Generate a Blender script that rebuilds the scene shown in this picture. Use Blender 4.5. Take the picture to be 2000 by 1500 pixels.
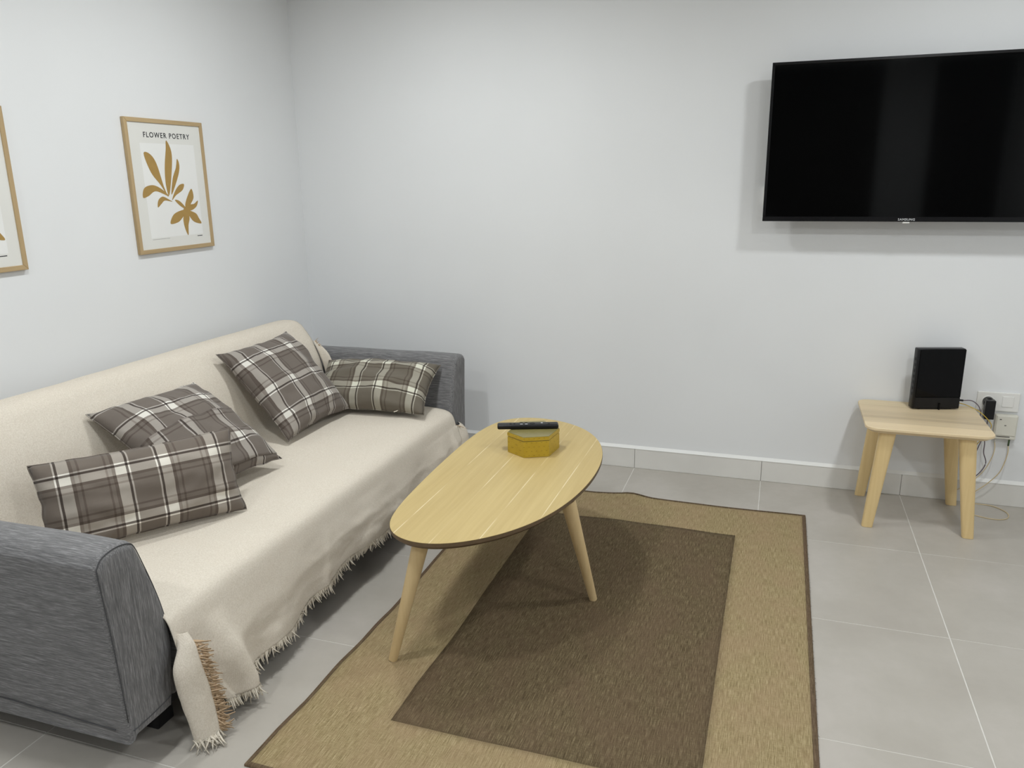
import bpy, bmesh, math, random
from mathutils import Vector, Matrix, noise

# ------------------------------------------------------------------ scene, camera, light level
for o in list(bpy.data.objects): bpy.data.objects.remove(o)
S = bpy.context.scene
COL = S.collection
S.view_settings.view_transform = 'Standard'
S.view_settings.look = 'None'
S.view_settings.gamma = 1.0
S.view_settings.use_curve_mapping = False
S.view_settings.exposure = 0.30
R = random.Random(7)

F_PX, YAW, PITCH, ROLL = 1532.85, -0.3288, 0.2577, -0.0138
CAM = Vector((2.4199, -3.6901, 1.4115))
fw = Vector((math.sin(YAW)*math.cos(PITCH), math.cos(YAW)*math.cos(PITCH), -math.sin(PITCH)))
rt = Vector((math.cos(YAW), -math.sin(YAW), 0)); up = rt.cross(fw)
rt2 = math.cos(ROLL)*rt + math.sin(ROLL)*up; up2 = -math.sin(ROLL)*rt + math.cos(ROLL)*up
cd = bpy.data.cameras.new('camera'); cam = bpy.data.objects.new('camera', cd); COL.objects.link(cam)
cd.sensor_width = 36.0; cd.lens = F_PX/2000*36.0; cd.clip_start = 0.05
m3 = Matrix((rt2, up2, -fw)).transposed()
cam.matrix_world = Matrix.Translation(CAM) @ m3.to_4x4()
S.camera = cam

w = bpy.data.worlds.new('world'); S.world = w; w.use_nodes = True
w.node_tree.nodes['Background'].inputs[0].default_value = (0.6, 0.65, 0.7, 1)
w.node_tree.nodes['Background'].inputs[1].default_value = 0.0      # closed room: only its lamps light it

LAMP_POWER = 150.0
LAMP_COLOR = (0.965, 1.0, 1.005)
LAMPS = [(1.06, -1.13), (3.22, -1.13), (1.06, -2.45), (3.22, -2.42), (1.06, -3.85), (3.22, -3.85)]  # last pair, behind the viewer, is added to lift the overall brightness
CEIL = 2.42

# ------------------------------------------------------------------ material helpers
class NT:
    def __init__(s, name):
        s.m = bpy.data.materials.new(name); s.m.use_nodes = True
        s.t = s.m.node_tree; s.b = s.t.nodes['Principled BSDF']
    def n(s, typ, **kw):
        x = s.t.nodes.new(typ)
        for k, v in kw.items(): setattr(x, k, v)
        return x
    def l(s, a, b): s.t.links.new(a, b)
    def val(s, sock, v):
        if hasattr(v, 'is_linked'): s.l(v, sock)
        else: sock.default_value = v
    def math(s, op, a, b=None, clamp=False):
        x = s.n('ShaderNodeMath', operation=op, use_clamp=clamp); s.val(x.inputs[0], a)
        if b is not None: s.val(x.inputs[1], b)
        return x.outputs[0]
    def mix(s, f, a, b, mode='MIX'):
        x = s.n('ShaderNodeMix', data_type='RGBA', blend_type=mode)
        s.val(x.inputs[0], f); s.val(x.inputs[6], a if hasattr(a, 'is_linked') else (*a[:3], 1)); s.val(x.inputs[7], b if hasattr(b, 'is_linked') else (*b[:3], 1))
        return x.outputs[2]
    def coord(s, scale=(1, 1, 1), loc=(0, 0, 0), kind='Object'):
        c = s.n('ShaderNodeTexCoord'); mp = s.n('ShaderNodeMapping')
        mp.inputs['Scale'].default_value = scale; mp.inputs['Location'].default_value = loc
        s.l(c.outputs[kind], mp.inputs[0]); return mp.outputs[0]
    def noise(s, vec, scale=5, detail=2, rough=0.5):
        x = s.n('ShaderNodeTexNoise'); s.l(vec, x.inputs['Vector'])
        x.inputs['Scale'].default_value = scale; x.inputs['Detail'].default_value = detail; x.inputs['Roughness'].default_value = rough
        return x.outputs[0]
    def ramp(s, fac, stops, interp='LINEAR'):
        x = s.n('ShaderNodeValToRGB'); x.color_ramp.interpolation = interp
        e = x.color_ramp.elements
        while len(e) < len(stops): e.new(0.5)
        for i, (p, c) in enumerate(stops):
            e[i].position = p; e[i].color = (*c[:3], 1) if not isinstance(c, float) else (c, c, c, 1)
        s.val(x.inputs[0], fac); return x.outputs[0]
    def bump(s, h, strength=0.3, dist=0.001):
        x = s.n('ShaderNodeBump'); x.inputs['Strength'].default_value = strength; x.inputs['Distance'].default_value = dist
        s.l(h, x.inputs['Height']); s.l(x.outputs[0], s.b.inputs['Normal'])
    def set(s, color=None, rough=None, metal=None, spec=None, **kw):
        if color is not None: s.val(s.b.inputs['Base Color'], color if hasattr(color, 'is_linked') else (*color[:3], 1))
        if rough is not None: s.val(s.b.inputs['Roughness'], rough)
        if metal is not None: s.b.inputs['Metallic'].default_value = metal
        if spec is not None: s.b.inputs['Specular IOR Level'].default_value = spec
        for k, v in kw.items(): s.b.inputs[k].default_value = v
        return s

M = {}
def simple(name, col, rough=0.5, spec=0.5, var=0.06, scale=8.0, bump=0.0, bscale=200.0):
    t = NT(name); v = t.coord()
    n = t.noise(v, scale, 3)
    c = t.ramp(n, [(0.3, tuple(x*(1-var) for x in col)), (0.7, tuple(min(1, x*(1+var)) for x in col))])
    t.set(c, rough, spec=spec)
    if bump: t.bump(t.noise(v, bscale, 2), bump, 0.0006)
    M[name] = t.m; return t.m

# wall: painted fibre wallpaper with a faint woven relief
t = NT('wall_paint'); v = t.coord()
t.set(t.ramp(t.noise(v, 1.5, 2), [(0.3, (0.79, 0.80, 0.81)), (0.7, (0.82, 0.83, 0.84))]), 0.62, spec=0.25)
wv = t.noise(t.coord((500, 500, 90)), 1.0, 2); t.bump(wv, 0.10, 0.0006); M['wall'] = t.m
simple('ceiling_paint', (0.82, 0.82, 0.81), 0.8, 0.2, 0.01)
# porcelain floor tile
t = NT('tile'); v = t.coord(kind='Object')
oi = t.n('ShaderNodeObjectInfo')
geo = t.n('ShaderNodeNewGeometry')
mp = t.n('ShaderNodeMapping'); t.l(geo.outputs['Position'], mp.inputs[0])
n1 = t.noise(mp.outputs[0], 2.2, 5, 0.6); n2 = t.noise(mp.outputs[0], 26, 4, 0.6)
c = t.ramp(n1, [(0.32, (0.41, 0.378, 0.335)), (0.5, (0.455, 0.425, 0.380)), (0.68, (0.515, 0.478, 0.438))])
c = t.mix(t.math('MULTIPLY', n2, 0.22), c, (0.36, 0.335, 0.30))
c = t.mix(t.math('MULTIPLY', oi.outputs['Random'], 0.12), c, (0.52, 0.49, 0.45))
t.set(c, t.ramp(n2, [(0.3, 0.36), (0.7, 0.46)]), spec=0.4); t.bump(t.noise(mp.outputs[0], 160, 3), 0.06, 0.0005); M['tile'] = t.m
simple('grout', (0.66, 0.64, 0.60), 0.9, 0.1, 0.05, 30)
simple('skirting', (0.74, 0.725, 0.69), 0.4, 0.4, 0.04, 5)
simple('caulk', (0.82, 0.82, 0.80), 0.5, 0.3, 0.01)
# grey sofa fabric, heathered: yarn streaks run along the arm, upright on its front
t = NT('sofa_fabric')
a = t.noise(t.coord((20, 430, 430)), 1.0, 3, 0.7); b = t.noise(t.coord((430, 430, 22)), 1.0, 3, 0.7)
g = t.n('ShaderNodeNewGeometry'); sx = t.n('ShaderNodeSeparateXYZ'); t.l(g.outputs['Normal'], sx.inputs[0])
fr = t.math('GREATER_THAN', t.math('ABSOLUTE', sx.outputs[0]), 0.75)
st = t.mix(fr, a, b); fine = t.noise(t.coord(), 700, 2)
c = t.ramp(st, [(0.30, (0.092, 0.091, 0.094)), (0.5, (0.180, 0.177, 0.180)), (0.72, (0.36, 0.355, 0.36))])
c = t.mix(t.math('MULTIPLY', fine, 0.35), c, (0.14, 0.138, 0.14))
t.set(c, 0.9, spec=0.1); t.b.inputs['Sheen Weight'].default_value = 0.15; t.bump(st, 0.35, 0.0012); M['sofa'] = t.m
simple('seam_dark', (0.085, 0.085, 0.09), 0.9, 0.1)
simple('black_plastic_matte', (0.012, 0.012, 0.013), 0.5, 0.3)
# cream throw, fine ribs across
t = NT('throw_cloth')
tc = t.n('ShaderNodeTexCoord'); sp = t.n('ShaderNodeSeparateXYZ'); t.l(tc.outputs['Object'], sp.inputs[0])
s_ = t.math('SUBTRACT', sp.outputs[0], sp.outputs[2])
rib = t.math('SINE', t.math('MULTIPLY', s_, 1500.0))
yr = t.math('SINE', t.math('MULTIPLY', sp.outputs[1], 1700.0))
nz = t.noise(t.coord(), 260, 3, 0.7); big = t.noise(t.coord((6, 20, 20)), 1.0, 3)
h = t.math('ADD', t.math('ADD', t.math('MULTIPLY', rib, 0.5), t.math('MULTIPLY', yr, 0.25)), nz)
c = t.ramp(nz, [(0.3, (0.61, 0.547, 0.458)), (0.7, (0.79, 0.735, 0.647))])
c = t.mix(t.math('MULTIPLY', big, 0.3), c, (0.66, 0.57, 0.47))
t.set(c, 0.95, spec=0.05); t.bump(h, 0.28, 0.0009); M['throw'] = t.m
simple('fringe_cream', (0.74, 0.68, 0.58), 0.95, 0.05, 0.12, 60)
simple('fringe_tan', (0.56, 0.41, 0.27), 0.95, 0.05, 0.15, 60)  # fringe in backlit shadow, its warm shade put into the colour

# plaid: warp and weft stripes averaged, so crossing light bands turn cream
def plaid(name, ox, oy, tint=(1, 1, 1)):
    t = NT(name); P = 0.262
    tc = t.n('ShaderNodeTexCoord'); sp = t.n('ShaderNodeSeparateXYZ'); t.l(tc.outputs['Object'], sp.inputs[0])
    br = (0.165, 0.140, 0.121); dk = (0.020, 0.014, 0.012); lt = (0.80, 0.775, 0.71); wh = (1.0, 0.98, 0.93); md = (0.075, 0.056, 0.046)
    T = lambda c: tuple(a*b for a, b in zip(c, tint))
    stops = ([(0.0, br), (0.120, md), (0.142, br), (0.180, md), (0.216, lt), (0.326, dk), (0.350, wh), (0.368, br)],
             [(0.0, br), (0.125, md), (0.145, br), (0.190, md), (0.222, lt), (0.310, dk), (0.334, wh), (0.352, br)])
    cols = []
    for ax, off in ((0, ox), (1, oy)):
        q = t.math('FRACT', t.math('ADD', t.math('DIVIDE', t.math('SUBTRACT', sp.outputs[ax], off), P), 100.5))
        d = t.math('MULTIPLY', t.math('ABSOLUTE', t.math('SUBTRACT', q, 0.5)), 2.0)
        cols.append(t.ramp(d, [(p*2, T(c)) for p, c in stops[ax]], 'CONSTANT'))
    tw = t.math('SINE', t.math('MULTIPLY', t.math('ADD', sp.outputs[0], sp.outputs[1]), 2300.0))
    nz = t.noise(t.coord(), 420, 2, 0.7)
    f = t.math('ADD', t.math('MULTIPLY', tw, 0.07), t.math('ADD', 0.36, t.math('MULTIPLY', nz, 0.28)))
    gm = t.n('ShaderNodeGamma'); t.l(t.mix(1.0, cols[0], cols[1], 'MULTIPLY'), gm.inputs[0]); gm.inputs[1].default_value = 0.5
    c = t.mix(0.16, gm.outputs[0], t.mix(f, cols[0], cols[1]))
    c = t.mix(t.math('MULTIPLY', t.noise(t.coord(), 900, 2), 0.25), c, T((0.16, 0.14, 0.125)))
    t.set(c, 0.92, spec=0.08); t.bump(nz, 0.25, 0.0008); t.b.inputs['Sheen Weight'].default_value = 0.1
    M[name] = t.m; return t.m

# woods
def wood(name, lo, hi, axis=1, freq=1.0, rough=0.45, lines=None):
    t = NT(name)
    sc = [70*freq]*3; sc[axis] = 2.6*freq
    a = t.noise(t.coord(tuple(sc)), 1.0, 4, 0.6)
    sc2 = [9*freq]*3; sc2[axis] = 1.1*freq
    b = t.noise(t.coord(tuple(sc2)), 1.0, 3, 0.6)
    f = t.math('ADD', t.math('MULTIPLY', a, 0.5), t.math('MULTIPLY', b, 0.5))
    c = t.ramp(f, [(0.33, lo), (0.66, hi)])
    if lines:
        tc = t.n('ShaderNodeTexCoord'); sp = t.n('ShaderNodeSeparateXYZ'); t.l(tc.outputs['Object'], sp.inputs[0])
        per, off, lc = lines
        q = t.math('FRACT', t.math('ADD', t.math('DIVIDE', t.math('SUBTRACT', sp.outputs[0], off), per), 50.5))
        d = t.math('ABSOLUTE', t.math('SUBTRACT', q, 0.5))
        msk = t.math('LESS_THAN', d, 0.0016/per)
        strip = t.n('ShaderNodeTexWhiteNoise', noise_dimensions='1D')
        t.l(t.math('FLOOR', t.math('ADD', t.math('DIVIDE', t.math('SUBTRACT', sp.outputs[0], off), per), 50.0)), strip.inputs['W'])
        c = t.mix(t.math('MULTIPLY', strip.outputs[0], 0.10), c, (hi[0]*0.8, hi[1]*0.8, hi[2]*0.8))
        br = t.ramp(t.noise(t.coord((8, 5, 1)), 1.0, 2), [(0.42, 0.1), (0.55, 1.0)])
        c = t.mix(t.math('MULTIPLY', msk, br), c, lc)
    t.set(c, rough, spec=0.35); t.bump(a, 0.06, 0.0006); M[name] = t.m
wood('oak_top', (0.51, 0.375, 0.155), (0.61, 0.47, 0.21), 1, 1.0, 0.42, (0.125, 1.425-1.60, (0.76, 0.64, 0.40)))
wood('oak_leg', (0.60, 0.44, 0.225), (0.71, 0.54, 0.30), 2, 1.0, 0.5)
wood('ash_leg', (0.71, 0.52, 0.25), (0.82, 0.625, 0.33), 2, 1.0, 0.5)
for i, (lo, hi) in enumerate([((0.74, 0.58, 0.36), (0.85, 0.69, 0.46)), ((0.62, 0.49, 0.31), (0.74, 0.60, 0.40)), ((0.43, 0.33, 0.21), (0.66, 0.53, 0.35)), ((0.52, 0.41, 0.265), (0.72, 0.585, 0.39)), ((0.66, 0.53, 0.34), (0.76, 0.63, 0.42))]):
    wood('ash_plank_%d' % i, lo, hi, 0, 1.0, 0.45)
wood('dark_edge', (0.10, 0.066, 0.036), (0.15, 0.10, 0.056), 1, 1.0, 0.5)
wood('frame_oak_v', (0.40, 0.285, 0.15), (0.53, 0.39, 0.215), 2, 1.0, 0.5)
wood('frame_oak_h', (0.40, 0.285, 0.15), (0.53, 0.39, 0.215), 1, 1.0, 0.5)
# rug weaves
def weave(name, lo, mid, hi):
    t = NT(name)
    a = t.noise(t.coord((520, 22, 1)), 1.0, 3, 0.75); b = t.noise(t.coord((50, 420, 1)), 1.0, 2, 0.6); g_ = t.noise(t.coord((7, 4.5, 1)), 1.0, 3, 0.6)
    f = t.math('ADD', t.math('MULTIPLY', a, 0.8), t.math('MULTIPLY', b, 0.2))
    c = t.ramp(f, [(0.36, lo), (0.5, mid), (0.65, hi)])
    c = t.mix(t.ramp(g_, [(0.4, 0.0), (0.62, 0.35)]), c, (mid[0]*1.12, mid[1]*0.98, mid[2]*1.15))
    tc = t.n('ShaderNodeTexCoord'); sp = t.n('ShaderNodeSeparateXYZ'); t.l(tc.outputs['Object'], sp.inputs[0])
    cr = t.math('POWER', 2.7, t.math('MULTIPLY', t.math('POWER', t.math('DIVIDE', t.math('ADD', sp.outputs[1], 0.075), 0.007), 2.0), -1.0))
    t.set(c, 0.9, spec=0.1); t.bump(t.math('ADD', f, cr), 0.55, 0.0015); M[name] = t.m
weave('rug_field', (0.060, 0.042, 0.021), (0.128, 0.095, 0.053), (0.25, 0.198, 0.115))
weave('rug_border', (0.195, 0.145, 0.070), (0.315, 0.245, 0.130), (0.47, 0.38, 0.225))
weave('rug_binding', (0.075, 0.050, 0.030), (0.13, 0.092, 0.056), (0.22, 0.16, 0.10))
simple('tv_bezel', (0.005, 0.005, 0.006), 0.25, 0.3)
t = NT('tv_screen'); t.set(t.ramp(t.noise(t.coord(), 3, 1), [(0.3, (0.0016, 0.0018, 0.0020)), (0.7, (0.0020, 0.0022, 0.0024))]), 0.06, spec=0.17); M['screen'] = t.m
simple('silver', (0.55, 0.56, 0.57), 0.4, 0.5)
simple('router_gloss', (0.003, 0.003, 0.0035), 0.10, 0.14)
simple('black_plastic', (0.007, 0.007, 0.008), 0.35, 0.3)
simple('button_grey', (0.55, 0.56, 0.58), 0.5, 0.4)
simple('white_plastic', (0.80, 0.79, 0.76), 0.35, 0.5, 0.02)
simple('ivory_plastic', (0.70, 0.68, 0.60), 0.4, 0.5, 0.02)
simple('slot_dark', (0.10, 0.095, 0.085), 0.6, 0.3)
simple('cable_dark', (0.16, 0.13, 0.15), 0.5, 0.4)
simple('cable_cream', (0.62, 0.50, 0.30), 0.5, 0.4)
simple('cable_yellow', (0.60, 0.42, 0.06), 0.5, 0.4)
simple('cable_green', (0.07, 0.12, 0.05), 0.5, 0.4)
simple('paper', (0.76, 0.755, 0.72), 0.75, 0.2, 0.01)
simple('paper_panel', (0.83, 0.83, 0.815), 0.75, 0.2, 0.01)
simple('ink_ochre', (0.40, 0.255, 0.085), 0.75, 0.2, 0.04, 40)
simple('ink_dark', (0.05, 0.05, 0.055), 0.75, 0.2, 0.02)
simple('ink_grey', (0.36, 0.36, 0.35), 0.75, 0.2, 0.02)
simple('door_wood', (0.05, 0.034, 0.022), 0.5, 0.3)
simple('lid_olive', (0.24, 0.205, 0.075), 0.30, 0.5, 0.08, 30)
# gold box sides, printed with rows of small dashes
t = NT('box_gold'); tc = t.n('ShaderNodeTexCoord'); sp = t.n('ShaderNodeSeparateXYZ'); t.l(tc.outputs['Object'], sp.inputs[0])
row = t.math('DIVIDE', sp.outputs[2], 0.016); rf = t.math('FRACT', row)
xs = t.math('ADD', t.math('ADD', sp.outputs[0], t.math('MULTIPLY', sp.outputs[1], 0.7)), t.math('MULTIPLY', t.math('FLOOR', row), 0.011))
cf = t.math('FRACT', t.math('ADD', t.math('DIVIDE', xs, 0.022), 20.0))
d1 = t.math('LESS_THAN', t.math('ABSOLUTE', t.math('SUBTRACT', rf, 0.5)), 0.06); d2 = t.math('LESS_THAN', t.math('ABSOLUTE', t.math('SUBTRACT', cf, 0.5)), 0.13)
c = t.mix(t.noise(t.coord(), 40, 2), (0.42, 0.285, 0.020), (0.52, 0.365, 0.035))
c = t.mix(t.math('MULTIPLY', t.math('MULTIPLY', d1, d2), 0.5), c, (0.10, 0.07, 0.01))
t.set(c, 0.35, spec=0.5); t.b.inputs['Metallic'].default_value = 0.15; M['box_gold'] = t.m
t = NT('lamp_diffuser'); t.set((0.9, 0.9, 0.9), 0.5)
t.b.inputs['Emission Color'].default_value = (*LAMP_COLOR, 1); t.b.inputs['Emission Strength'].default_value = LAMP_POWER; M['lamp'] = t.m

# ------------------------------------------------------------------ object helpers
def wloc(o):
    return o.matrix_world.translation if o is None else (Vector(o.get('_w', (0, 0, 0))))
ORG = {}
def base(parent): return ORG.get(parent.name, Vector((0, 0, 0))) if parent is not None else Vector((0, 0, 0))
def tag(o, label, cat, group=None):
    o['label'] = label; o['category'] = cat
    if group: o['group'] = group
    return o
def thing(name, loc, label, cat, group=None):
    o = bpy.data.objects.new(name, None); COL.objects.link(o); o.location = loc; o.empty_display_size = 0.05
    ORG[o.name] = Vector(loc); tag(o, label, cat, group); return o
def link(name, me, mat, parent=None, origin=None):
    """verts of me are world coordinates; origin = where the object sits"""
    pb = base(parent)
    og = Vector(origin) if origin is not None else (pb if parent is not None else Vector((0, 0, 0)))
    me.transform(Matrix.Translation(-og))
    o = bpy.data.objects.new(name, me); COL.objects.link(o)
    if mat:
        me.materials.clear(); me.materials.append(M[mat])
    if parent is not None: o.parent = parent
    o.location = og - pb; ORG[o.name] = og
    return o
def mesh(verts, faces, smooth=False):
    me = bpy.data.meshes.new('m'); me.from_pydata([tuple(v) for v in verts], [], faces); me.validate(); me.update()
    if smooth:
        for p in me.polygons: p.use_smooth = True
    return me
def bm2me(bm, smooth=False):
    bmesh.ops.recalc_face_normals(bm, faces=bm.faces)
    me = bpy.data.meshes.new('m'); bm.to_mesh(me); bm.free()
    if smooth:
        for p in me.polygons: p.use_smooth = True
    return me
def box_me(x0, x1, y0, y1, z0, z1, bev=0.0, seg=2, smooth=False, mat4=None):
    bm = bmesh.new(); bmesh.ops.create_cube(bm, size=1)
    for v in bm.verts: v.co = Vector(((x0+x1)/2+v.co.x*(x1-x0), (y0+y1)/2+v.co.y*(y1-y0), (z0+z1)/2+v.co.z*(z1-z0)))
    if bev: bmesh.ops.bevel(bm, geom=list(bm.edges), offset=bev, segments=seg, affect='EDGES', profile=0.5)
    if mat4 is not None: bm.transform(mat4)
    return bm2me(bm, smooth)
def struct(o): o['kind'] = 'structure'; return o
def prism_me(poly, z0, z1, bev=0.0, seg=2):
    bm = bmesh.new(); vs = [bm.verts.new((x, y, z0)) for x, y in poly]; f = bm.faces.new(vs)
    r = bmesh.ops.extrude_face_region(bm, geom=[f])
    for v in r['geom']:
        if isinstance(v, bmesh.types.BMVert): v.co.z = z1
    if bev: bmesh.ops.bevel(bm, geom=[e for e in bm.edges if abs(e.verts[0].co.z-e.verts[1].co.z) < 1e-6], offset=bev, segments=seg, affect='EDGES')
    return bm2me(bm)
def spline(pts, n, closed=False):
    pts = [Vector(p) for p in pts]; out = []; N = len(pts); segs = N if closed else N-1
    for i in range(segs):
        if closed: p0, p1, p2, p3 = pts[(i-1) % N], pts[i], pts[(i+1) % N], pts[(i+2) % N]
        else: p0, p1, p2, p3 = pts[max(i-1, 0)], pts[i], pts[i+1], pts[min(i+2, N-1)]
        for k in range(n):
            u = k/n
            out.append(0.5*((2*p1)+(p2-p0)*u+(2*p0-5*p1+4*p2-p3)*u*u+(3*p1-p0-3*p2+p3)*u**3))
    if not closed: out.append(pts[-1].copy())
    return out
def tube_me(path, rad, sides=8, cap=True):
    path = [Vector(p) for p in path]; V = []; Fc = []; n = len(path)
    ref = Vector((0, 0, 1))
    for i, p in enumerate(path):
        tg = (path[min(i+1, n-1)]-path[max(i-1, 0)]).normalized()
        a = tg.cross(ref)
        if a.length < 0.1: a = tg.cross(Vector((1, 0, 0)))
        a.normalize(); b = tg.cross(a).normalized()
        r = rad(i/(n-1)) if callable(rad) else rad
        for k in range(sides):
            an = 2*math.pi*k/sides; V.append(p+a*math.cos(an)*r+b*math.sin(an)*r)
    for i in range(n-1):
        for k in range(sides):
            k2 = (k+1) % sides; Fc.append((i*sides+k, i*sides+k2, (i+1)*sides+k2, (i+1)*sides+k))
    if cap: Fc += [tuple(range(sides))[::-1], tuple((n-1)*sides+k for k in range(sides))]
    return mesh(V, Fc, True)
def interp(tab, x):
    if x <= tab[0][0]: return tab[0][1]
    for (a, va), (b, vb) in zip(tab, tab[1:]):
        if x <= b:
            u = (x-a)/(b-a); return va+(vb-va)*u
    return tab[-1][1]
def smooth_shade(o, ang=40):
    for p in o.data.polygons: p.use_smooth = True
    try: o.data.set_sharp_from_angle(angle=math.radians(ang))
    except Exception: pass
def text_me(txt, size, bold=0.0, space=1.0, ext=0.0002):
    cu = bpy.data.curves.new('t', 'FONT'); cu.body = txt; cu.size = size; cu.align_x = 'CENTER'; cu.align_y = 'CENTER'
    cu.offset = bold; cu.space_character = space; cu.extrude = ext; cu.resolution_u = 4
    ob = bpy.data.objects.new('t', cu); COL.objects.link(ob)
    me = bpy.data.meshes.new_from_object(ob.evaluated_get(bpy.context.evaluated_depsgraph_get()))
    bpy.data.objects.remove(ob); return me

# ------------------------------------------------------------------ the room
RX, RY = 4.30, -5.00
floor = link('floor', box_me(0, RX, RY, 0, -0.10, -0.0008), 'grout'); struct(floor)
x_lines = [0.0, 0.062, 0.660, 1.264, 1.804, 2.406, 3.006, 3.606, 4.206, RX]
y_lines = [0.0]+[-0.604-0.6*k for k in range(0, 8)]; y_lines = [y for y in y_lines if y > RY]+[RY]
cache = {}
for i in range(len(x_lines)-1):
    for j in range(len(y_lines)-1):
        xa, xb, ya, yb = x_lines[i]+0.0018, x_lines[i+1]-0.0018, y_lines[j+1]+0.0010, y_lines[j]-0.0010
        if xb-xa < 0.01: continue
        key = (round(xb-xa, 3), round(yb-ya, 3)); cx, cy = (xa+xb)/2, (ya+yb)/2
        if key in cache:
            o = cache[key].copy(); COL.objects.link(o); o.location = (cx, cy, 0)
        else:
            o = link('floor_tile', box_me(xa, xb, ya, yb, -0.009, 0.0, 0.0008, 1), 'tile', floor, (cx, cy, 0)); cache[key] = o
struct(link('wall_left', box_me(-0.1, 0, RY-0.1, 0.1, -0.1, CEIL+0.1), 'wall'))
struct(link('wall_back', box_me(0, RX, 0, 0.1, -0.1, CEIL+0.1), 'wall'))
struct(link('wall_right', box_me(RX, RX+0.1, RY-0.1, 0.1, -0.1, CEIL+0.1), 'wall'))
struct(link('wall_front', box_me(0, RX, RY-0.1, RY, -0.1, CEIL+0.1), 'wall'))
struct(link('ceiling', box_me(-0.1, RX+0.1, RY-0.1, 0.1, CEIL, CEIL+0.1), 'ceiling_paint'))
# skirting tiles, joints in line with the floor
def skirting(name, side):
    root = bpy.data.objects.new(name, None); COL.objects.link(root); struct(root); ORG[root.name] = Vector((0, 0, 0))
    if side == 'back': cuts = x_lines
    else: cuts = [-y for y in y_lines]
    for a, b in zip(cuts, cuts[1:]):
        if b-a < 0.02: continue
        a += 0.0008; b -= 0.0008
        if side == 'back': args = (max(a, 0.012), b, -0.012, -0.0005, 0.0, 0.100)
        else: args = (0.0005, 0.012, -b, -a, 0.0, 0.100)
        link('skirting_tile', box_me(*args, 0.0015, 1), 'skirting', root)
    if side == 'back': link('caulk_line', mesh([(x, y, z) for x in (0.012, RX) for y, z in ((-0.0135, 0.0995), (-0.0135, 0.1015), (-0.0002, 0.114), (-0.0002, 0.0995))], [(0, 1, 5, 4), (1, 2, 6, 5), (2, 3, 7, 6), (3, 0, 4, 7), (0, 3, 2, 1), (4, 5, 6, 7)]), 'caulk', root)
    else: link('caulk_line', box_me(0.0002, 0.013, RY, -0.013, 0.100, 0.1045, 0.001, 1), 'caulk', root)
skirting('baseboard_back', 'back'); skirting('baseboard_left', 'left')
# dark door-like panels added unseen behind the viewer to shape the screen's reflection
for i, (a, b) in enumerate(((2.15, 3.22), (3.66, 4.26))):
    d = struct(link('door_%d' % (i+1), box_me(a, b, RY+0.001, RY+0.035, 0.001, 2.38, 0.003, 1), 'door_wood'))
    link('door_handle', tube_me([(a+0.08, RY+0.035, 1.0), (a+0.08, RY+0.075, 1.0), (a+0.2, RY+0.075, 1.0)], 0.009), 'silver', d, (a+0.08, RY+0.05, 1.0))

# ceiling downlights; the two behind the viewer are added fill
def downlight(x, y, label):
    r = thing('downlight', (x, y, CEIL), label, 'ceiling light', 'recessed downlights')
    bm = bmesh.new(); n = 32; V = []
    prof = [(0.086, CEIL-0.0005), (0.108, CEIL-0.0005), (0.108, CEIL-0.006), (0.100, CEIL-0.010), (0.086, CEIL-0.008)]
    rings = [[bm.verts.new((x+q*math.cos(2*math.pi*k/n), y+q*math.sin(2*math.pi*k/n), z)) for k in range(n)] for q, z in prof]
    for a, b in zip(rings, rings[1:]+rings[:1]):
        for k in range(n): bm.faces.new((a[k], a[(k+1) % n], b[(k+1) % n], b[k]))
    link('trim_ring', bm2me(bm, True), 'white_plastic', r)
    vs = [(x+0.0855*math.cos(2*math.pi*k/n), y+0.0855*math.sin(2*math.pi*k/n), CEIL-0.004) for k in range(n)]
    link('diffuser', mesh(vs, [tuple(range(n))[::-1]]), 'lamp', r)
for (x, y), lb in zip(LAMPS, ('round white downlight in the ceiling above the far end of the sofa', 'round white downlight in the ceiling in front of the television',
                              'round white downlight in the ceiling above the near sofa arm', 'round white downlight in the ceiling above the bare tiles right of the rug',
                              'round white downlight in the ceiling behind the viewer, on the sofa side', 'round white downlight in the ceiling behind the viewer, on the television side')):
    downlight(x, y, lb)

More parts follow.
